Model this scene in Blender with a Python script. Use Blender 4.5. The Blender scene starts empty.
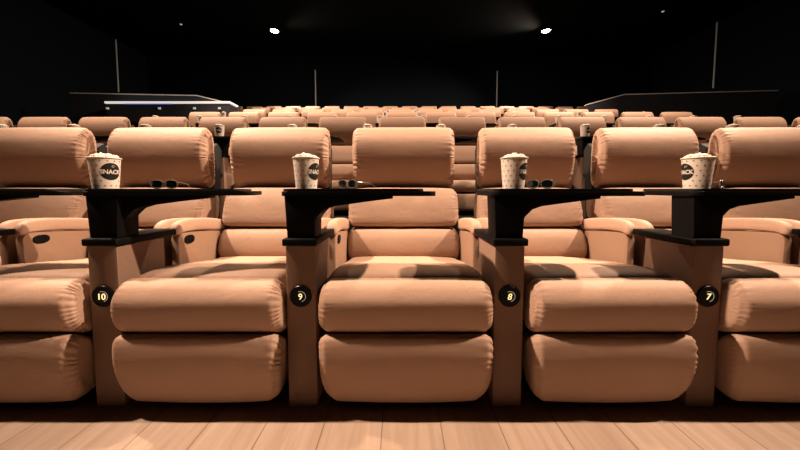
import bpy, bmesh, math, random
from mathutils import Vector, Matrix, noise
random.seed(7)
SC = bpy.context.scene
COL = SC.collection
PI = math.pi

# ------------------------------------------------------------------ camera model
F = 310.0
TH = math.radians(3.5)
SHIFT = 35 - F * math.tan(TH)          # rows of the photo cropped off-centre (rise)
cT, sT = math.cos(TH), math.sin(TH)
def ray(px, py):
    u = (px - 400) / F
    v = (225 - (py + SHIFT)) / F
    return u, cT + v * sT, -sT + v * cT
def rel(py, Y):
    d = ray(400, py); return Y * d[2] / d[1]
H = -rel(407, 1.13)                    # eye height: the console foot stands on the floor
def zp(py, Y): return H + rel(py, Y)
def xp(px, py, Y):
    d = ray(px, py); return Y * d[0] / d[1]

# ------------------------------------------------------------------ helpers
def link(o): COL.objects.link(o); return o
def tag(o, label=None, cat=None, group=None, kind=None):
    if label: o['label'] = label
    if cat: o['category'] = cat
    if group: o['group'] = group
    if kind: o['kind'] = kind
    return o
def empty(name, loc=(0, 0, 0)):
    o = bpy.data.objects.new(name, None); o.empty_display_size = .05
    link(o); o.location = loc; return o
def mesh_obj(name, me, parent=None, loc=None):
    o = bpy.data.objects.new(name, me); link(o)
    if parent: o.parent = parent
    if loc: o.location = loc
    return o
def finish(name, bm, mats, parent=None, loc=None, smooth=False, angle=35):
    bmesh.ops.recalc_face_normals(bm, faces=bm.faces)
    me = bpy.data.meshes.new(name); bm.to_mesh(me); bm.free()
    for m in (mats if isinstance(mats, (list, tuple)) else [mats]): me.materials.append(m)
    if smooth:
        for p in me.polygons: p.use_smooth = True
        try: me.set_sharp_from_angle(angle=math.radians(angle))
        except Exception: pass
    return mesh_obj(name, me, parent, loc)
def add_box(bm, x0, x1, y0, y1, z0, z1, bev=0, seg=2):
    r = bmesh.ops.create_cube(bm, size=1)
    vs = r['verts']
    for v in vs:
        v.co = Vector((x0 + (v.co.x + .5) * (x1 - x0), y0 + (v.co.y + .5) * (y1 - y0), z0 + (v.co.z + .5) * (z1 - z0)))
    if bev:
        es = list({e for v in vs for e in v.link_edges})
        bmesh.ops.bevel(bm, geom=es, offset=bev, segments=seg, profile=.5, affect='EDGES')
def add_prism(bm, pts, y0, y1, bev=0, axis='Y'):
    """extrude an outline; axis Y: pts are (x,z); axis X: pts are (y,z); axis Z: pts are (x,y)"""
    def P(a, b, t): return {'Y': (a, t, b), 'X': (t, a, b), 'Z': (a, b, t)}[axis]
    A = [bm.verts.new(P(a, b, y0)) for a, b in pts]
    B = [bm.verts.new(P(a, b, y1)) for a, b in pts]
    n = len(pts); fs = [bm.faces.new(A[::-1]), bm.faces.new(B)]
    for i in range(n): fs.append(bm.faces.new((A[i], A[(i + 1) % n], B[(i + 1) % n], B[i])))
    if bev:
        es = list({e for f in fs[:2] for e in f.edges})
        bmesh.ops.bevel(bm, geom=es, offset=bev, segments=2, profile=.5, affect='EDGES')
def add_tube(bm, pts, r, n=8, closed=False):
    pts = [Vector(p) for p in pts]; rings = []; m = len(pts)
    for i, p in enumerate(pts):
        a = pts[(i - 1) % m] if (closed or i > 0) else p
        b = pts[(i + 1) % m] if (closed or i < m - 1) else p
        t = (b - a).normalized()
        ref = Vector((0, 0, 1)) if abs(t.z) < .9 else Vector((0, 1, 0))
        s = t.cross(ref).normalized(); w = s.cross(t)
        rings.append([bm.verts.new(p + (s * math.cos(k * 2 * PI / n) + w * math.sin(k * 2 * PI / n)) * r) for k in range(n)])
    for i in range(m if closed else m - 1):
        A, B = rings[i], rings[(i + 1) % m]
        for k in range(n): bm.faces.new((A[k], A[(k + 1) % n], B[(k + 1) % n], B[k]))
    if not closed: bm.faces.new(rings[0][::-1]); bm.faces.new(rings[-1])
def add_lathe(bm, prof, n=40, cx=0, cy=0, mat=0):
    rings = [[bm.verts.new((cx + r * math.cos(2 * PI * k / n), cy + r * math.sin(2 * PI * k / n), z)) for k in range(n)] for r, z in prof]
    for A, B in zip(rings, rings[1:]):
        for k in range(n):
            f = bm.faces.new((A[k], A[(k + 1) % n], B[(k + 1) % n], B[k])); f.material_index = mat
    return rings
def catmull(ctrl, N):
    n = len(ctrl); out = []
    raw = []
    for i in range(n):
        p0, p1, p2, p3 = (Vector(ctrl[(i + j - 1) % n]) for j in range(4))
        # centripetal-ish: clamp tangents by neighbour distances
        d = (p2 - p1).length
        m1 = (p2 - p0) * (d / max(1e-6, (p2 - p1).length + (p1 - p0).length))
        m2 = (p3 - p1) * (d / max(1e-6, (p3 - p2).length + (p2 - p1).length))
        for k in range(24):
            t = k / 24; t2, t3 = t * t, t * t * t
            raw.append(p1 * (2 * t3 - 3 * t2 + 1) + m1 * (t3 - 2 * t2 + t) + p2 * (-2 * t3 + 3 * t2) + m2 * (t3 - t2))
    L = [0]
    for a, b in zip(raw, raw[1:] + raw[:1]): L.append(L[-1] + (b - a).length)
    tot = L[-1]; j = 0
    for i in range(N):
        s = tot * i / N
        while L[j + 1] < s: j += 1
        a, b = raw[j], raw[(j + 1) % len(raw)]
        out.append(a.lerp(b, (s - L[j]) / max(1e-9, L[j + 1] - L[j])))
    return out
def cushion(name, ctrl, hw, mat, parent, r=.05, wr=.006, kf=34, wmod=None, seed=0, N=120, belly=.008, low=.0025, reach=.04, loc=None, dish=0):
    """upholstered roll: the (y,z) outline run along x, rounded off and gathered at both ends"""
    prof = catmull(ctrl, N)
    c = sum(prof, Vector((0, 0))) / N
    hy = (max(p.x for p in prof) - min(p.x for p in prof)) / 2
    hz = (max(p.y for p in prof) - min(p.y for p in prof)) / 2
    nor = []
    for i in range(N):
        t = prof[(i + 1) % N] - prof[i - 1]; n_ = Vector((t.y, -t.x)).normalized()
        if n_.dot(prof[i] - c) < 0: n_ = -n_
        nor.append(n_)
    D = [0, .003, .007, .012, .018, .025, .033, .042, .053, .066, .082, .105, .14, .19]
    D = [d for d in D if d < hw * .8] + [hw]
    st = [(-hw + d, d) for d in D] + [(hw - d, d) for d in D[-2::-1]]
    bm = bmesh.new(); rings = []
    for x, d in st:
        t = min(1, d / r); off = r * (1 - math.sqrt(max(0, 1 - (1 - t) ** 2))) + belly * (abs(x) / hw) ** 4
        ring = []
        sd = seed + (50 if x > 0 else 0)
        for i in range(N):
            p = prof[i]
            q = Vector((c.x + (p.x - c.x) * max(.05, 1 - off / hy), c.y + (p.y - c.y) * max(.05, 1 - off / hz)))
            s = i / N
            ph = noise.noise(Vector((s * 9, sd, 1.3))) * 5
            am = .55 + .9 * max(0, noise.noise(Vector((s * 13, sd, 7.7))) + .35)
            k = abs(math.sin(PI * kf * s + ph)) ** .8 - .6
            ln = reach * (.7 + .8 * abs(noise.noise(Vector((s * 21, sd, 3.1)))))
            dd = wr * am * k * math.exp(-(max(0, d - .01) / ln) ** 1.3) * min(1, .35 + d / .012)
            dd += low * noise.noise(Vector((x * 5 + seed, q.x * 7, q.y * 7)))
            dd -= .004 * math.exp(-((d - .012) / .005) ** 2) * (wr > 0)
            q = q + nor[i] * dd
            xm = x * (wmod(q.y) if wmod else 1)
            xm += .004 * k * math.exp(-d / .02) * (1 if wr else 0)
            ring.append(bm.verts.new((xm, q.x, q.y)))
        rings.append(ring)
    for A, B in zip(rings, rings[1:]):
        for i in range(N): bm.faces.new((A[i], A[(i + 1) % N], B[(i + 1) % N], B[i]))
    if dish:                                  # sunken, gathered end panel
        for ring, sg, sd in ((rings[0], 1, seed), (rings[-1], -1, seed + 50)):
            prev = ring
            for sc, dx in ((.93, .25), (.80, .8), (.55, 1.0), (.25, 1.0)):
                new = []
                for i in range(N):
                    k = abs(math.sin(PI * 30 * i / N + noise.noise(Vector((i / N * 9, sd, 1.3))) * 5)) - .6
                    v = ring[i].co
                    new.append(bm.verts.new((v.x + sg * dish * dx + .009 * k * (1 if .5 < sc < .95 else .3), c.x + (v.y - c.x) * sc, c.y + (v.z - c.y) * sc)))
                for i in range(N):
                    q = (prev[i], prev[(i + 1) % N], new[(i + 1) % N], new[i])
                    bm.faces.new(q)
                prev = new
            bm.faces.new(prev)
    else:
        bm.faces.new(rings[0][::-1]); bm.faces.new(rings[-1])
    return finish(name, bm, mat, parent, loc, smooth=True, angle=60)

# ------------------------------------------------------------------ materials
def new_mat(name):
    m = bpy.data.materials.new(name); m.use_nodes = True
    return m, m.node_tree.nodes, m.node_tree.links, m.node_tree.nodes['Principled BSDF']
def mat_plain(name, col, rough=.5, noise_amt=.06, scale=30, metal=0, spec=.5, bump=0):
    m, N, L, b = new_mat(name)
    tc = N.new('ShaderNodeTexCoord'); nz = N.new('ShaderNodeTexNoise'); nz.inputs['Scale'].default_value = scale
    L.new(tc.outputs['Object'], nz.inputs['Vector'])
    mx = N.new('ShaderNodeMix'); mx.data_type = 'RGBA'
    mx.inputs[6].default_value = (*[c * (1 - noise_amt) for c in col], 1)
    mx.inputs[7].default_value = (*[min(1, c * (1 + noise_amt)) for c in col], 1)
    L.new(nz.outputs['Fac'], mx.inputs[0]); L.new(mx.outputs[2], b.inputs['Base Color'])
    b.inputs['Roughness'].default_value = rough; b.inputs['Metallic'].default_value = metal
    b.inputs['Specular IOR Level'].default_value = spec
    if bump:
        bp = N.new('ShaderNodeBump'); bp.inputs['Strength'].default_value = bump; bp.inputs['Distance'].default_value = .002
        L.new(nz.outputs['Fac'], bp.inputs['Height']); L.new(bp.outputs['Normal'], b.inputs['Normal'])
    return m
def mat_emit(name, col, s):
    m, N, L, b = new_mat(name)
    b.inputs['Base Color'].default_value = (*[c * .5 for c in col], 1)
    b.inputs['Emission Color'].default_value = (*col, 1); b.inputs['Emission Strength'].default_value = s
    return m
def mat_leather(name, col, rough):
    m, N, L, b = new_mat(name)
    tc = N.new('ShaderNodeTexCoord')
    n1 = N.new('ShaderNodeTexNoise'); n1.inputs['Scale'].default_value = 5; n1.inputs['Detail'].default_value = 4
    n2 = N.new('ShaderNodeTexVoronoi'); n2.inputs['Scale'].default_value = 420
    n3 = N.new('ShaderNodeTexNoise'); n3.inputs['Scale'].default_value = 14; n3.inputs['Detail'].default_value = 3; n3.inputs['Distortion'].default_value = 1.2
    for n in (n1, n2, n3): L.new(tc.outputs['Object'], n.inputs['Vector'])
    mx = N.new('ShaderNodeMix'); mx.data_type = 'RGBA'
    mx.inputs[6].default_value = (*[c * .92 for c in col], 1); mx.inputs[7].default_value = (*[c * 1.07 for c in col], 1)
    L.new(n1.outputs['Fac'], mx.inputs[0]); L.new(mx.outputs[2], b.inputs['Base Color'])
    ad = N.new('ShaderNodeMath'); ad.operation = 'MULTIPLY_ADD'; ad.inputs[1].default_value = 5.0
    L.new(n3.outputs['Fac'], ad.inputs[0]); L.new(n2.outputs['Distance'], ad.inputs[2])
    bp = N.new('ShaderNodeBump'); bp.inputs['Strength'].default_value = .22; bp.inputs['Distance'].default_value = .002
    L.new(ad.outputs[0], bp.inputs['Height']); L.new(bp.outputs['Normal'], b.inputs['Normal'])
    b.inputs['Roughness'].default_value = rough; b.inputs['Specular IOR Level'].default_value = .22
    return m
def mat_planks():
    m, N, L, b = new_mat('oak_planks')
    tc = N.new('ShaderNodeTexCoord'); mp = N.new('ShaderNodeMapping')
    mp.inputs['Rotation'].default_value = (0, 0, PI / 2); mp.inputs['Location'].default_value = (.31, .062, 0)
    L.new(tc.outputs['Object'], mp.inputs['Vector'])
    br = N.new('ShaderNodeTexBrick'); br.inputs['Scale'].default_value = 1
    br.inputs['Brick Width'].default_value = 1.3; br.inputs['Row Height'].default_value = .205
    br.inputs['Mortar Size'].default_value = .0022; br.inputs['Mortar Smooth'].default_value = .3
    br.offset = .37
    br.inputs['Color1'].default_value = (.235, .170, .130, 1); br.inputs['Color2'].default_value = (.285, .212, .166, 1)
    br.inputs['Mortar'].default_value = (.12, .08, .058, 1)
    L.new(mp.outputs['Vector'], br.inputs['Vector'])
    m2 = N.new('ShaderNodeMapping'); m2.inputs['Scale'].default_value = (26, 1.6, 1)
    L.new(tc.outputs['Object'], m2.inputs['Vector'])
    nz = N.new('ShaderNodeTexNoise'); nz.inputs['Scale'].default_value = 1.5; nz.inputs['Detail'].default_value = 6; nz.inputs['Distortion'].default_value = .6
    L.new(m2.outputs['Vector'], nz.inputs['Vector'])
    rp = N.new('ShaderNodeValToRGB'); rp.color_ramp.elements[0].position = .3; rp.color_ramp.elements[1].position = .7
    rp.color_ramp.elements[0].color = (.78, .74, .70, 1); rp.color_ramp.elements[1].color = (1, 1, 1, 1)
    L.new(nz.outputs['Fac'], rp.inputs['Fac'])
    mu = N.new('ShaderNodeMix'); mu.data_type = 'RGBA'; mu.blend_type = 'MULTIPLY'; mu.inputs[0].default_value = 1
    L.new(br.outputs['Color'], mu.inputs[6]); L.new(rp.outputs['Color'], mu.inputs[7]); L.new(mu.outputs[2], b.inputs['Base Color'])
    b.inputs['Roughness'].default_value = .55; b.inputs['Specular IOR Level'].default_value = .3
    return m
M = {
    'leather': mat_leather('tan_leather', (.365, .236, .170), .58),
    'panel': mat_leather('tan_panel_leather', (.24, .146, .098), .55),
    'console': mat_leather('shaded_panel_leather', (.19, .116, .082), .6),  # same seat leather, darkened to put the shade of console fronts into the colour
    'black': mat_plain('black_plastic', (.0022, .0022, .0026), .6, .2, 60, spec=.08, bump=.1),
    'mat': mat_plain('tray_rubber', (.010, .010, .011), .5, .15, 80, spec=.2),
    'gloss': mat_plain('black_gloss', (.0015, .0015, .002), .3, .1, 40, spec=.15),
    'shell': mat_plain('dark_shell', (.006, .0055, .0055), .7, .2, 40, spec=.2),
    'carpet': mat_plain('black_carpet', (.006, .006, .007), .95, .4, 220, spec=.05, bump=.4),
    'wall': mat_plain('dark_acoustic_fabric', (.0036, .0068, .0088), .95, .25, 90, spec=.05, bump=.2),
    'ceil': mat_plain('black_ceiling_paint', (.0036, .0068, .0088), .95, .2, 40, spec=.05),
    'parapet': mat_plain('charcoal_panel', (.030, .033, .040), .7, .2, 25, spec=.2),
    'trim': mat_plain('pale_trim', (.80, .77, .74), .5, .1, 50),
    'paper': mat_plain('cream_paper', (.55, .48, .415), .6, .03, 20, spec=.3),
    'dot': mat_plain('printed_dot', (.22, .17, .14), .6, .05, 20, spec=.2),
    'ink': mat_plain('black_ink', (.008, .008, .008), .6, .05, 20, spec=.2),
    'corn': mat_plain('popcorn_white', (.58, .51, .43), .8, .15, 60, spec=.2, bump=.5),
    'lens': mat_plain('dark_lens', (.004, .006, .005), .08, .1, 20, spec=.5),
    'frame': mat_plain('glasses_frame', (.10, .085, .07), .22, .1, 20, spec=.6),
    'metal': mat_plain('brushed_metal', (.35, .35, .36), .4, .1, 60, metal=.9),
    'digit': mat_emit('lit_numeral', (1, .78, .34), 1.3),
    'ring': mat_emit('lit_ring', (.8, .72, .6), .28),
    'blob': mat_emit('lit_numeral_blob', (1, .86, .62), 1.0),  # glow of the blobs that replace unreadable numerals
    'lamp': mat_emit('lamp_glow', (1, .86, .68), 60),
    'pin': mat_emit('faint_glow', (.8, .85, .8), .35),  # added glow on the unlit ceiling fittings; real light on the counter spotlights
    'rail': mat_emit('counter_light', (1, .9, .84), .7),
    'blue': mat_emit('blue_led', (.12, .22, .9), .3),
    'strip': mat_emit('wall_strip_glow', (.9, .9, .85), .02),
    'wood': mat_planks(),
}

# ------------------------------------------------------------------ text to mesh
DG = None
def text_mesh(s, size, extrude=0, shear=0, bold=0):
    cu = bpy.data.curves.new('txt', 'FONT'); cu.body = s; cu.size = size; cu.extrude = extrude; cu.shear = shear
    cu.offset = bold; cu.align_x = 'CENTER'; cu.align_y = 'CENTER'; cu.resolution_u = 4
    o = bpy.data.objects.new('txt', cu); link(o)
    dg = bpy.context.evaluated_depsgraph_get(); dg.update()
    me = bpy.data.meshes.new_from_object(o.evaluated_get(dg))
    bpy.data.objects.remove(o); bpy.data.curves.remove(cu)
    xs = [v.co.x for v in me.vertices]; ys = [v.co.y for v in me.vertices]
    cx, cy = (min(xs) + max(xs)) / 2, (min(ys) + max(ys)) / 2
    for v in me.vertices: v.co.x -= cx; v.co.y -= cy
    return me, max(xs) - min(xs), max(ys) - min(ys)

# ------------------------------------------------------------------ setting
HEADY = 1.93
PITCH = 2.09
tops = [127.5, 117, 112, 109.3, 107.7, 106.3]
DY = [PITCH * k for k in range(6)]
DZ = [zp(tops[k], HEADY + DY[k]) - zp(tops[0], HEADY) for k in range(6)]
CEIL = zp(30, 12.3)
WX, BACK, FRONT = 11.6, 14.6, -7.0
def structure(name, bm, mat): return tag(finish(name, bm, mat), kind='structure')
bm = bmesh.new(); add_box(bm, -WX, WX, FRONT, .92 + DY[1] - .02, -.1, 0); structure('floor', bm, M['wood'])
for k in range(1, 6):
    y1 = (.90 + DY[k + 1]) if k < 5 else BACK
    bm = bmesh.new(); add_box(bm, -WX, WX, .90 + DY[k], y1, -.1, DZ[k]); structure('floor', bm, M['carpet'])
bm = bmesh.new(); add_box(bm, -WX, WX, FRONT, BACK, CEIL, CEIL + .1); structure('ceiling', bm, M['ceil'])
bm = bmesh.new(); add_box(bm, -WX, WX, BACK, BACK + .1, -.1, CEIL + .1); structure('wall_back', bm, M['wall'])
bm = bmesh.new(); add_box(bm, -WX, WX, FRONT - .1, FRONT, -.1, CEIL + .1); structure('wall_front', bm, M['wall'])
for s, nm in ((-1, 'wall_left'), (1, 'wall_right')):
    bm = bmesh.new(); a, b = sorted((s * WX, s * (WX + .1))); add_box(bm, a, b, FRONT - .1, BACK + .1, -.1, CEIL + .1); structure(nm, bm, M['wall'])
# slim pale strips on the walls
def back_strip(n, px, y0, y1):
    Y = BACK - .02
    x = xp(px, (y0 + y1) / 2, Y); bm = bmesh.new()
    add_box(bm, x - .022, x + .022, Y - .02, Y + .02, zp(y1, Y), min(CEIL, zp(y0, Y)), .006); structure('trim_%d' % n, bm, M['strip'])
back_strip(1, 315.5, 70, 106); back_strip(2, 497, 71, 106)
for n, px, y0, y1 in ((3, 117, 27, 92), (4, 715, 22, 88)):
    s = -1 if px < 400 else 1; u = abs(px - 400) / F; d = ray(px, (y0 + y1) / 2); Y = (WX - .02) * d[1] / abs(d[0])
    bm = bmesh.new(); a, b = sorted((s * (WX - .03), s * (WX + .005)))
    add_box(bm, a, b, Y - .02, Y + .02, zp(y1, Y), min(CEIL, zp(y0, Y)), .006); structure('trim_%d' % n, bm, M['strip'])
# parapet walls by the two exits
def parapet(nm, tn, pts, Y):
    """pts: outline of the top edge in the photo, at depth Y"""
    top = [(xp(px, py, Y), zp(py, Y)) for px, py in pts]
    zb = DZ[3] - .1
    bm = bmesh.new(); add_prism(bm, [(top[0][0], zb)] + top + [(top[-1][0], zb)], Y, Y + .14); structure(nm, bm, M['parapet'])
    bm = bmesh.new()
    for (a, b), (c, d) in zip(top, top[1:]):
        add_prism(bm, [(a, b), (c, d), (c, d + .026), (a, b + .026)], Y - .012, Y + .15)
    structure(tn, bm, M['trim'])
PY = 9.35
parapet('wall_left_parapet', 'trim_5', [(70, 93.5), (197, 96), (236, 105.5)], PY)
parapet('wall_right_parapet', 'trim_6', [(587, 105), (624, 95), (778, 91)], PY)

# ------------------------------------------------------------------ recliner (local origin: floor under the seat, Y kept as row offset from the camera row)
Yo = 1.5                                   # seat origin lies at Y = 1.5 in the front row
def P(py, Y): return (Y - Yo, zp(py, Y))   # photo row + depth -> local (y,z) of the front row
def make_recliner(kind):
    root = empty('cinema_recliner')
    zt = zp(127.5, HEADY); zb = zp(188, 1.90)
    L = M['leather']
    cushion('headrest', [P(188.5, 1.955), P(182, 1.914), P(169, 1.882), P(155, 1.866), P(142, 1.868), P(133, 1.893), (1.935 - Yo, zt + .002), (1.972 - Yo, zt - .012),
                         (1.998 - Yo, zt - .06), (2.005 - Yo, zt - .2), (1.995 - Yo, zb + .02)], .299, L, root, r=.036, wr=.011, kf=40, seed=1, belly=.006, reach=.034, dish=.022)
    cushion('upper_backrest', [P(227, 1.82), P(224.5, 1.785), P(210, 1.800), P(196, 1.835), P(188, 1.88), (1.96 - Yo, zb - .01), (2.02 - Yo, zb - .05), (2.0 - Yo, zp(226, 1.84) + .03), (1.93 - Yo, zp(226, 1.84))],
            .312, L, root, r=.035, wr=.006, kf=26, seed=3, low=.003, reach=.03)
    cushion('lower_backrest', [P(263, 1.78), P(256, 1.735), P(243, 1.742), P(231, 1.772), P(228, 1.81), (1.93 - Yo, zp(228, 1.82)), (1.98 - Yo, zp(228, 1.82) - .04), (1.96 - Yo, zp(260, 1.8)), (1.88 - Yo, zp(262, 1.8))],
            .312, L, root, r=.035, wr=.005, kf=22, seed=5, low=.004, reach=.03)
    if kind == 'open':
        seat = [P(281, 1.145), P(273, 1.17), P(266.5, 1.26), P(262.5, 1.40), P(260.5, 1.52), P(257.5, 1.68), P(258, 1.78), (1.80 - Yo, .30), (1.5 - Yo, .27), (1.2 - Yo, .30)]
        up = [P(331, 1.17), P(332, 1.10), P(326, 1.072), P(305, 1.062), P(290, 1.082), P(281, 1.112), P(277.5, 1.15), (1.20 - Yo, zp(281, 1.15) - .02), (1.215 - Yo, zp(300, 1.1)), (1.20 - Yo, zp(326, 1.12))]
        lo = [P(334, 1.16), P(333.5, 1.10), P(339, 1.068), P(356, 1.056), P(378, 1.062), P(395, 1.085), P(402, 1.12), (1.19 - Yo, zp(402, 1.12) + .01), (1.225 - Yo, zp(380, 1.1)), (1.215 - Yo, zp(345, 1.1))]
        zm = zp(333, 1.08); z0 = zp(403, 1.1); z1 = zp(278, 1.1)
        def wm_up(z): t = max(0, min(1, (z - zm) / (z1 - zm))); return 1 - .05 * t ** 3
        def wm_lo(z): t = max(0, min(1, (zm - z) / (zm - z0))); return 1 - .02 * t ** 1.5 - .10 * t ** 6
        cushion('seat_cushion', seat, .300, L, root, r=.04, wr=.004, kf=20, seed=11, low=.007, belly=.012)
        cushion('footrest', up, .304, L, root, r=.032, wr=.006, kf=30, wmod=wm_up, seed=7, low=.004, belly=.006, reach=.022)
        cushion('footrest', lo, .304, L, root, r=.032, wr=.006, kf=30, wmod=wm_lo, seed=9, low=.004, belly=.006, reach=.022)
    else:   # footrest folded away, seat front low
        seat = [(1.235 - Yo, .27), (1.22 - Yo, .33), (1.25 - Yo, .37), (1.35 - Yo, .385), (1.5 - Yo, .39), (1.7 - Yo, .395), (1.78 - Yo, .38), (1.80 - Yo, .30), (1.5 - Yo, .25), (1.28 - Yo, .25)]
        lo = [(1.25 - Yo, .235), (1.225 - Yo, .22), (1.22 - Yo, .14), (1.235 - Yo, .06), (1.26 - Yo, .05), (1.30 - Yo, .06), (1.31 - Yo, .15), (1.30 - Yo, .23)]
        cushion('seat_cushion', seat, .300, L, root, r=.04, wr=.004, kf=20, seed=11, low=.006, belly=.012)
        cushion('footrest', lo, .300, L, root, r=.03, wr=.005, kf=26, seed=9, low=.003)
    # armrests: side panel, padded top, oval control on the inner face
    for s in (-1, 1):
        bm = bmesh.new()
        out = [(1.46, .22), (1.80, .22), (1.84, zp(232, 1.75)), (1.475, zp(232.5, 1.45)), (1.455, zp(240, 1.45))]
        a, b = sorted((s * .313, s * .352))
        add_prism(bm, [(y - Yo, z) for y, z in out], a, b, .008, axis='X')
        arm = finish('armrest', bm, M['panel'], root, smooth=True)
        zr = zp(232, 1.5)
        pad = [(1.45 - Yo, zr - .012), (1.442 - Yo, zr + .012), (1.46 - Yo, zr + .043), (1.50 - Yo, zr + .058), (1.62 - Yo, zr + .058), (1.78 - Yo, zr + .04), (1.85 - Yo, zr + .015), (1.83 - Yo, zr - .028), (1.62 - Yo, zr - .006), (1.48 - Yo, zr - .002)]
        pd = cushion('arm_pad', pad, .0255, L, arm, r=.018, wr=0, low=.0005, belly=.002, N=60, loc=(s * .3305, 0, 0))
        if s < 0:
            bm = bmesh.new(); zc = zp(241, 1.47)
            pts = [(1.53 - Yo + .037 * math.copysign(abs(math.cos(t)) ** .8, math.cos(t)), zc + .021 * math.copysign(abs(math.sin(t)) ** .8, math.sin(t))) for t in [2 * PI * i / 28 for i in range(28)]]
            add_prism(bm, pts, -.3145, -.3095, .0015, axis='X')
            finish('seat_control', bm, M['black'], arm, smooth=True)['label'] = 'black oval seat control'
    bm = bmesh.new()
    add_box(bm, -.27, .27, 1.27 - Yo, 1.96 - Yo, .0, .26, .02)
    finish('base', bm, M['shell'], root, smooth=True)['label'] = 'black seat base'
    bm = bmesh.new()
    add_prism(bm, [(1.90 - Yo, .27), (2.0 - Yo, .27), (2.09 - Yo, zt - .12), (2.045 - Yo, zt - .08), (2.0 - Yo, zt - .11), (1.985 - Yo, zt - .3), (1.97 - Yo, .45)], -.285, .285, .008, axis='X')
    finish('back_shell', bm, M['shell'], root, smooth=True)['label'] = 'dark rear shell of the seat'
    return root

# ------------------------------------------------------------------ console with tray
CAPT, CAPB = zp(238.5, 1.13), zp(246, 1.13)
TRB, TRM, TRT = zp(196, 1.15), zp(191.3, 1.15), zp(188.6, 1.15)
PEDY = 1.19
NUMZ = zp(296, 1.13)
def make_console():
    root = empty('armrest_console')
    o = lambda y: y - PEDY                      # console origin: floor under the pedestal
    bm = bmesh.new()
    add_prism(bm, [(o(1.13), .0), (o(1.365), .0), (o(1.365), CAPB), (o(1.13), CAPB)], -.057, .057, .012, axis='X')
    finish('body', bm, M['console'], root, smooth=True)
    bm = bmesh.new(); add_box(bm, -.064, .064, o(1.12), o(1.43), CAPB, CAPT, .006); finish('cap', bm, M['black'], root, smooth=True)['label'] = 'black cap slab'
    bm = bmesh.new()
    n = 40
    for i, (r0, y) in enumerate(((.0405, .0), (.0405, -.006), (.038, -.009))): pass
    rings = [[bm.verts.new((r * math.cos(2 * PI * k / n), o(1.131) + y, NUMZ + r * math.sin(2 * PI * k / n))) for k in range(n)] for r, y in ((.0405, .003), (.0405, -.006), (.0385, -.0085), (.034, -.0085), (.0335, -.0070))]
    for A, B in zip(rings, rings[1:]):
        for k in range(n): bm.faces.new((A[k], A[(k + 1) % n], B[(k + 1) % n], B[k]))
    bm.faces.new(rings[-1])
    badge = finish('number_badge', bm, M['gloss'], root, smooth=True); badge['label'] = 'round black number badge'
    bm = bmesh.new()
    pts = [(.019 * math.cos(t), o(1.131) - .0075, NUMZ + .019 * math.sin(t)) for t in [math.radians(-75 + 190 * i / 24) for i in range(25)]]
    add_tube(bm, pts, .0011, 6)
    finish('light_ring', bm, M['ring'], badge, smooth=True)
    # pedestal and tray bracket
    pz = lambda dx, z: (dx, z)
    bm = bmesh.new()
    add_prism(bm, [(-.060, TRB), (.060, TRB), (.052, CAPT), (-.052, CAPT)], o(1.14), o(1.24), .008)
    finish('pedestal', bm, M['black'], root, smooth=True)
    bm = bmesh.new()
    add_prism(bm, [(-.030, TRB), (.340, TRB), (.340, TRB - .010), (.12, TRB - .034), (.085, TRB - .046), (.066, TRB - .065), (.058, TRB - .085), (.03, TRB - .085)], o(1.15), o(1.23), .004)
    finish('tray_bracket', bm, M['black'], root, smooth=True)
    bm = bmesh.new()
    def slab(x0, x1, y0, y1, z0, z1, r, bev):
        pts = []
        for cx, cy, a0 in ((x1 - r, y1 - r, 0), (x0 + r, y1 - r, 90), (x0 + r, y0 + r, 180), (x1 - r, y0 + r, 270)):
            for i in range(6): a = math.radians(a0 + 18 * i); pts.append((cx + r * math.cos(a), cy + r * math.sin(a)))
        add_prism(bm, pts, z0, z1, bev, axis='Z')
    slab(-.070, .500, -.065, .20, TRB, TRM, .03, .003)
    tray = finish('tray', bm, M['black'], root, smooth=True)
    bm = bmesh.new(); slab(-.064, .455, -.060, .195, TRM, TRT, .025, .002)
    finish('tray_mat', bm, M['mat'], tray, smooth=True)
    return root
def add_numeral(console, s):
    badge = [c for c in console.children if c.name.split('.')[0] == 'number_badge'][0]
    me, w, h = text_mesh(s, .033, .0008, .18 if s in '78' else 0, 0)
    me.transform(Matrix.Rotation(PI / 2, 4, 'X')); me.materials.clear(); me.materials.append(M['digit'])
    me.transform(Matrix.Translation((.0, 1.131 - PEDY - .0088, NUMZ)))
    nu = mesh_obj('numeral', me, badge); nu['label'] = 'glowing yellow numeral ' + s

# ------------------------------------------------------------------ popcorn tub, popcorn, glasses
TR0, TR1, TH_ = .0385, .0485, .118
def tubR(z): return TR0 + (TR1 - TR0) * z / TH_
def wrap(x, z, e, az0=0):
    """point on the tub wall: x along the wall from azimuth az0 (0 faces -Y, + towards +X), height z"""
    R = tubR(z); a = az0 + x / R
    return Vector((math.sin(a) * (R + e), -math.cos(a) * (R + e), z))
def conform_disc(bm, x, z, r, e, mat, n=14, rings=2):
    c = bm.verts.new(wrap(x, z, e)); prev = None
    for j in range(1, rings + 1):
        ring = [bm.verts.new(wrap(x + r * j / rings * math.cos(2 * PI * k / n), z + r * j / rings * math.sin(2 * PI * k / n), e)) for k in range(n)]
        for k in range(n):
            f = bm.faces.new((c, ring[k], ring[(k + 1) % n])) if prev is None else bm.faces.new((prev[k], ring[k], ring[(k + 1) % n], prev[(k + 1) % n]))
            f.material_index = mat
        prev = ring
LOGOZ = .064
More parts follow.
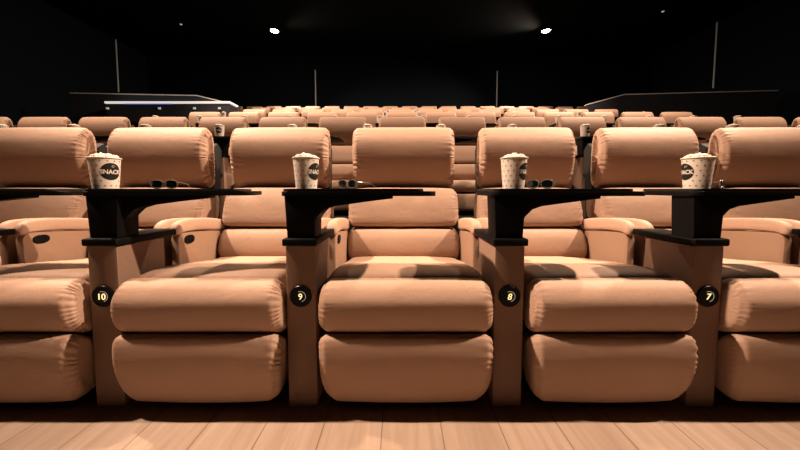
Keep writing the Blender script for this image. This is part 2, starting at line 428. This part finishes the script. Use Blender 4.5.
def make_tub():
    root = empty('popcorn_tub')
    bm = bmesh.new()
    add_lathe(bm, [(.002, .004), (TR0 - .003, .004), (TR0, .0), (tubR(.06), .06), (TR1 - .0006, TH_ - .004)], 48)
    add_lathe(bm, [(TR0 - .0025, .005), (TR1 - .003, TH_ - .004)], 48)
    tw = 2 * PI * tubR(.06); n = 14
    for j in range(6):
        for i in range(n):
            x = (i + .5 * (j % 2)) / n * tw - tw / 2; z = .011 + j * .0185
            a = x / tubR(.06)
            xx = a * tubR(z)
            if math.hypot(x, z - LOGOZ) < .040: continue
            conform_disc(bm, xx, z, (.0031), .0004, 1, 8, 1)
    me_tub = finish('cup', bm, [M['paper'], M['dot']], root, smooth=True)
    bm = bmesh.new()
    add_tube(bm, [(TR1 * math.cos(t), TR1 * math.sin(t), TH_ - .003) for t in [2 * PI * i / 48 for i in range(48)]], .0028, 8, True)
    finish('rim', bm, M['paper'], root, smooth=True)
    bm = bmesh.new(); conform_disc(bm, 0, LOGOZ, .032, .0006, 0, 40, 6)
    lg = finish('logo', bm, M['ink'], root, smooth=True); lg['label'] = 'round black logo with cream lettering'
    me, w, h = text_mesh('SNACK', .02, 0, 0, .0006)
    k = .063 / w
    bm = bmesh.new(); bm.from_mesh(me)
    bmesh.ops.subdivide_edges(bm, edges=[e for e in bm.edges if e.calc_length() > .006], cuts=1)
    for v in bm.verts: v.co = wrap(v.co.x * k, LOGOZ - .001 + v.co.y * k * 1.15, .0012)
    finish('lettering', bm, M['paper'], lg)
    bm = bmesh.new()
    add_tube(bm, [wrap(.006 + .006 * math.cos(t) * (1 - .1 * t), LOGOZ + .019 + .0035 * math.sin(t), .0011) for t in [i * .5 for i in range(12)]], .0007, 5)
    finish('scribble', bm, M['paper'], lg)
    return root
def make_popcorn():
    bm = bmesh.new(); rnd = random.Random(3)
    for i in range(95):
        a = rnd.random() * 2 * PI; rr = math.sqrt(rnd.random()) * (TR1 - .0135)
        z = TH_ - .007 + .013 * (1 - (rr / TR1) ** 2) * rnd.uniform(.5, 1.25)
        s = rnd.uniform(.0062, .0092); off = Vector((rnd.random() * 50, rnd.random() * 50, 0))
        r = bmesh.ops.create_icosphere(bm, subdivisions=2, radius=s)
        for v in r['verts']:
            d = v.co.normalized()
            v.co = v.co * (1 + .55 * noise.noise(d * 1.9 + off)) + Vector((rr * math.cos(a), rr * math.sin(a), z))
    bmesh.ops.create_circle(bm, cap_ends=True, segments=32, radius=TR1 - .0045, matrix=Matrix.Translation((0, 0, TH_ - .012)))
    return finish('popcorn', bm, M['corn'], smooth=True, angle=80)
def make_glasses():
    root = empty('glasses')
    bm = bmesh.new(); lens_l = []
    def outline(cx, k=1):
        pts = []
        for i in range(28):
            t = 2 * PI * i / 28; c_, s_ = math.cos(t), math.sin(t)
            pts.append((cx + .0225 * k * math.copysign(abs(c_) ** .75, c_), 0, .019 + .0165 * k * math.copysign(abs(s_) ** .75, s_)))
        return pts
    for cx in (-.0275, .0275): add_tube(bm, outline(cx), .0022, 8, True)
    add_tube(bm, [(-.007, 0, .024), (-.003, -.001, .027), (.003, -.001, .027), (.007, 0, .024)], .002, 8)
    fr = finish('frame', bm, M['frame'], root, smooth=True)
    for cx in (-.0275, .0275):
        bm = bmesh.new(); add_prism(bm, [(x, z) for x, y, z in outline(cx, .97)], -.0006, .0006)
        finish('lens', bm, M['lens'], root, smooth=False)
    for s in (-1, 1):
        bm = bmesh.new(); add_tube(bm, [(s * .051, 0, .026), (s * .054, .006, .027), (s * .055, .05, .025), (s * .054, .09, .020), (s * .052, .115, .005)], .0019, 6)
        finish('temple', bm, M['frame'], root, smooth=True)
    return root

# ------------------------------------------------------------------ copying
def kids(o): return [c for c in bpy.data.objects if c.parent == o]
def tree(o): return (o, [tree(c) for c in kids(o)])
def copy_tree(t, parent=None):
    c = t[0].copy(); link(c)
    if parent is not None: c.parent = parent
    for k in t[1]: copy_tree(k, c)
    return c
class Kit:
    def __init__(s, root): s.t = tree(root); s.root = root; s.used = False
    def get(s):
        return copy_tree(s.t)
    def drop(s):
        def rm(t):
            for k in t[1]: rm(k)
            bpy.data.objects.remove(t[0])
        rm(s.t)
rec_open = Kit(make_recliner('open')); rec_shut = Kit(make_recliner('shut'))
con = Kit(make_console())
tubk = Kit(make_tub()); corn = Kit(make_popcorn()); gl = Kit(make_glasses())

def place(kit, loc, rz=0, label=None, cat=None, group=None, kind=None):
    o = kit.get(); o.location = loc; o.rotation_euler = (0, 0, rz); return tag(o, label, cat, group, kind)
ORD = ['first', 'second', 'third', 'fourth', 'fifth', 'sixth', 'seventh', 'eighth', 'ninth', 'tenth', 'eleventh', 'twelfth', 'thirteenth', 'fourteenth', 'fifteenth', 'sixteenth', 'seventeenth', 'eighteenth', 'nineteenth', 'twentieth', 'twenty-first']
ROWN = ['front', 'second', 'third', 'fourth', 'fifth', 'last']
def set_tray(c, ang):
    for k in kids(c):
        if k.name.split('.')[0] in ('tray', 'tray_bracket'): k.rotation_euler = (0, 0, math.radians(ang))

# ---- front row
XS = [-2.215, -1.472, -.735, .021, .774, 1.508, 2.245]
LBL = ['tan recliner cut off by the left edge, left of the half-hidden seat beside console 10',
       'tan leather recliner immediately left of console number 10',
       'tan leather recliner between consoles number 10 and 9',
       'tan leather recliner in the middle of the front row between consoles 9 and 8',
       'tan leather recliner between consoles number 8 and 7',
       'tan leather recliner immediately right of console number 7',
       'tan front-row recliner cut off by the right edge, farthest right']
for x, l in zip(XS, LBL):
    o = place(rec_open, (x, Yo, 0), 0, l, 'recliner', 'front row recliners')
    if abs(x) < .1: o.scale.x = 1.04
    elif abs(x - .774) < .01: o.scale.x = .968
CX = [(-1.843, None, 14), (-1.100, '10', 15), (-.368, '9', 0), (.406, '8', 0), (1.141, '7', 2), (1.877, None, 0)]
CL = {'10': 'leather seat console with lit number 10 and black swivel tray',
      '9': 'leather seat console with lit number 9 and black swivel tray',
      '8': 'leather seat console with lit number 8 and black swivel tray',
      '7': 'leather seat console with lit number 7 and black swivel tray'}
TUB = {'10': (-.026, 66), '9': (.010, 66), '8': (.028, 44), '7': (-.006, -97)}
GLS = {'10': (.125, .11, 12), '9': (.15, .10, -35), '8': (.175, .10, -28), '7': (.205, .10, 38)}
for x, num, ang in CX:
    l = CL.get(num) or ('console at the left frame edge showing only its black tray end' if x < 0 else 'front console past the right edge, beyond console 7')
    c = place(con, (x, PEDY, 0), 0, l, 'seat console', 'front row consoles'); set_tray(c, ang)
    if num:
        add_numeral(c, num)
        dx, az = TUB[num]
        place(tubk, (x + dx, PEDY, TRT), math.radians(az), 'cream dotted popcorn tub standing on the tray of console %s' % num, 'popcorn tub', 'front row popcorn tubs')
        place(corn, (x + dx, PEDY, TRT), az, 'white popcorn heaped in the tub on console %s' % num, 'popcorn', 'front row popcorn', 'stuff')
        gx, gy, ga = GLS[num]
        a = math.radians(ang); 
        place(gl, (x + gx * math.cos(a) - gy * math.sin(a), PEDY + gx * math.sin(a) + gy * math.cos(a), TRT + .0006), math.radians(ga), 'dark glasses lying beside the popcorn tub on the tray of console %s' % num, 'glasses', 'glasses on the trays')
# ---- rows behind
W = .762
ROWS = [None, (range(-7, 8), .030), (range(-5, 8), .030), (range(-5, 8), .03), (range(-6, 8), .03), (range(-9, 10), .03 + W / 2 - .03)]
def numeral_blob(c):  # lit blob standing in for a glowing numeral too small to read
    badge = [k for k in kids(c) if k.name.split('.')[0] == 'number_badge'][0]
    bm = bmesh.new(); add_box(bm, -.010, .010, 1.131 - PEDY - .010, 1.131 - PEDY - .006, NUMZ - .010, NUMZ + .010, .003)
    return badge, bm
blob_mesh = None
for r in range(1, 6):
    rng, x0 = ROWS[r]; rn = ROWN[r]
    for i, k in enumerate(rng):
        place(rec_shut, (x0 + k * W, Yo + DY[r], DZ[r]), 0, 'tan leather recliner in the %s row, %s from the left' % (rn, ORD[i]), 'recliner', '%s row recliners' % rn)
    vis = [k for k in list(rng) + [rng[-1] + 1] if abs((x0 + (k - .5) * W) / (PEDY + DY[r])) < 1.3]
    for k in list(rng) + [rng[-1] + 1]:
        x = x0 + (k - .5) * W
        if k in vis: i = vis.index(k)
        else: continue                      # wholly outside the photo
        loc = (x, PEDY + DY[r], DZ[r])
        c = place(con, loc, 0, 'leather console with black tray in the %s row, %s from the left' % (rn, ORD[i]), 'seat console', '%s row consoles' % rn)
        set_tray(c, random.uniform(-4, 8))
        if r < 3:
            badge, bm = numeral_blob(c)
            if blob_mesh is None:
                o = finish('numeral_blob', bm, M['blob'], badge, smooth=True); blob_mesh = o.data
            else:
                bm.free(); mesh_obj('numeral_blob', blob_mesh, badge)
        az = random.uniform(15, 60) if r < 3 else random.uniform(-40, 60)
        dx = random.uniform(-.012, .016)
        place(tubk, (x + dx, loc[1], DZ[r] + TRT), math.radians(az), 'cream popcorn tub on the %s console from the left in the %s row' % (ORD[i], rn), 'popcorn tub', '%s row popcorn tubs' % rn)
        place(corn, (x + dx, loc[1], DZ[r] + TRT), az, 'popcorn in the tub on the %s console from the left, %s row' % (ORD[i], rn), 'popcorn', '%s row popcorn' % rn, 'stuff')
for k in (rec_open, rec_shut, con, tubk, corn, gl): k.drop()

# ------------------------------------------------------------------ bar counter by the left exit
Yc = PY - .47
root = empty('service_counter', (xp(166, 104, Yc), Yc + .45, DZ[3]))
def loc_box(px0, px1, py0, py1, y0, y1, bev=0):
    a, b = xp(px0, py0, Yc) - root.location.x, xp(px1, py0, Yc) - root.location.x
    z0, z1 = zp(py1, Yc) - DZ[3], zp(py0, Yc) - DZ[3]
    bm = bmesh.new(); add_box(bm, a, b, y0, y1, z0, z1, bev); return bm
finish('counter_front', loc_box(105, 229, 103.5, 122, -.42, -.02), M['parapet'], root)
finish('counter_top', loc_box(104, 230, 101.2, 103.2, -.45, -.02, .008), M['rail'], root)['label'] = 'bright lit counter edge'
finish('light_strip', loc_box(124, 172, 103.4, 104.3, -.435, -.42), M['blue'], root)['label'] = 'blue glowing strip under the counter edge'
for px in (107, 159, 194, 219):
    finish('spotlight', loc_box(px - 1.3, px + 1.3, 107.2, 109.2, -.45, -.42, .01), M['pin'], root)
tag(root, 'dark counter with a bright edge and blue glow by the left exit', 'counter')

# ------------------------------------------------------------------ lamps
def downlight(px, py, label, mat, r):
    d = ray(px, py); t = (CEIL - H) / d[2]
    x, y = d[0] * t, d[1] * t
    root = empty('ceiling_downlight', (x, y, CEIL))
    bm = bmesh.new(); add_lathe(bm, [(r * 1.55, 0), (r * 1.6, -.02), (r * 1.45, -.045), (r * 1.1, -.05), (r * 1.02, -.02), (r * .9, -.01)], 32); finish('trim_ring', bm, M['shell'], root, smooth=True)
    bm = bmesh.new(); add_lathe(bm, [(.001, -.075), (r * .5, -.068), (r * .85, -.045), (r, -.015), (r * .9, -.008)], 24); finish('bulb', bm, mat, root, smooth=True)
    tag(root, label, 'ceiling light', 'ceiling downlights')
    return x, y
lx = []
lx.append(downlight(274.5, 30, 'bright glowing ceiling downlight left of the middle', M['lamp'], .15))
lx.append(downlight(546, 30, 'bright glowing ceiling downlight right of the middle', M['lamp'], .15))
downlight(181, 23, 'small unlit ceiling light with added faint glow, far left of the bright lamps', M['pin'], .05)  # fitting is switched off; its lens gets a faint glow to show as a speck
downlight(663, 10, 'small unlit ceiling light with added faint glow, right of the bright lamps near the top edge', M['pin'], .05)  # also switched off, with the same added glow
def spot(name, loc, aim, power, size, blend, col=(1, .72, .52), rad=.10):
    l = bpy.data.lights.new(name, 'SPOT'); l.energy = power; l.color = col; l.spot_size = math.radians(size); l.spot_blend = blend; l.shadow_soft_size = rad
    o = bpy.data.objects.new(name, l); link(o); o.location = loc
    o.rotation_euler = (Vector(aim) - Vector(loc)).to_track_quat('-Z', 'Y').to_euler()
zl = CEIL - .12
LXL, LXR = lx[0][0], lx[1][0]
PW = 6200; LY = 1.22
spot('spot_front', (LXL, LY, zl), (.15, 1.75, .5), PW, 35, 1.0)
spot('spot_front', (LXR, LY, zl), (-.15, 1.75, .5), PW, 35, 1.0)
for yy, ay in ((3.0, 4.3), (7.0, 8.0), (lx[0][1], 11.3)):
    for X, ax in ((LXL, -1.9), (LXR, 1.9)):
        spot('spot_row', (X, yy, zl), (ax, ay, 1.0 + .25 * (ay - 1)), PW * .52, 115, 1.0)

# ------------------------------------------------------------------ world, camera, view
w = bpy.data.worlds.new('dark_room'); SC.world = w; w.use_nodes = True
w.node_tree.nodes['Background'].inputs[0].default_value = (.2, .6, .75, 1)
w.node_tree.nodes['Background'].inputs[1].default_value = .006
cam = bpy.data.cameras.new('camera'); co = bpy.data.objects.new('camera', cam); link(co)
cam.sensor_fit = 'HORIZONTAL'; cam.sensor_width = 36; cam.lens = F * 36 / 800
cam.shift_y = -SHIFT / 800; cam.clip_start = .02
co.location = (0, 0, H); co.rotation_euler = (PI / 2 - TH, 0, 0)
SC.camera = co
SC.view_settings.view_transform = 'Standard'; SC.view_settings.look = 'None'
SC.view_settings.exposure = 0; SC.view_settings.gamma = 1
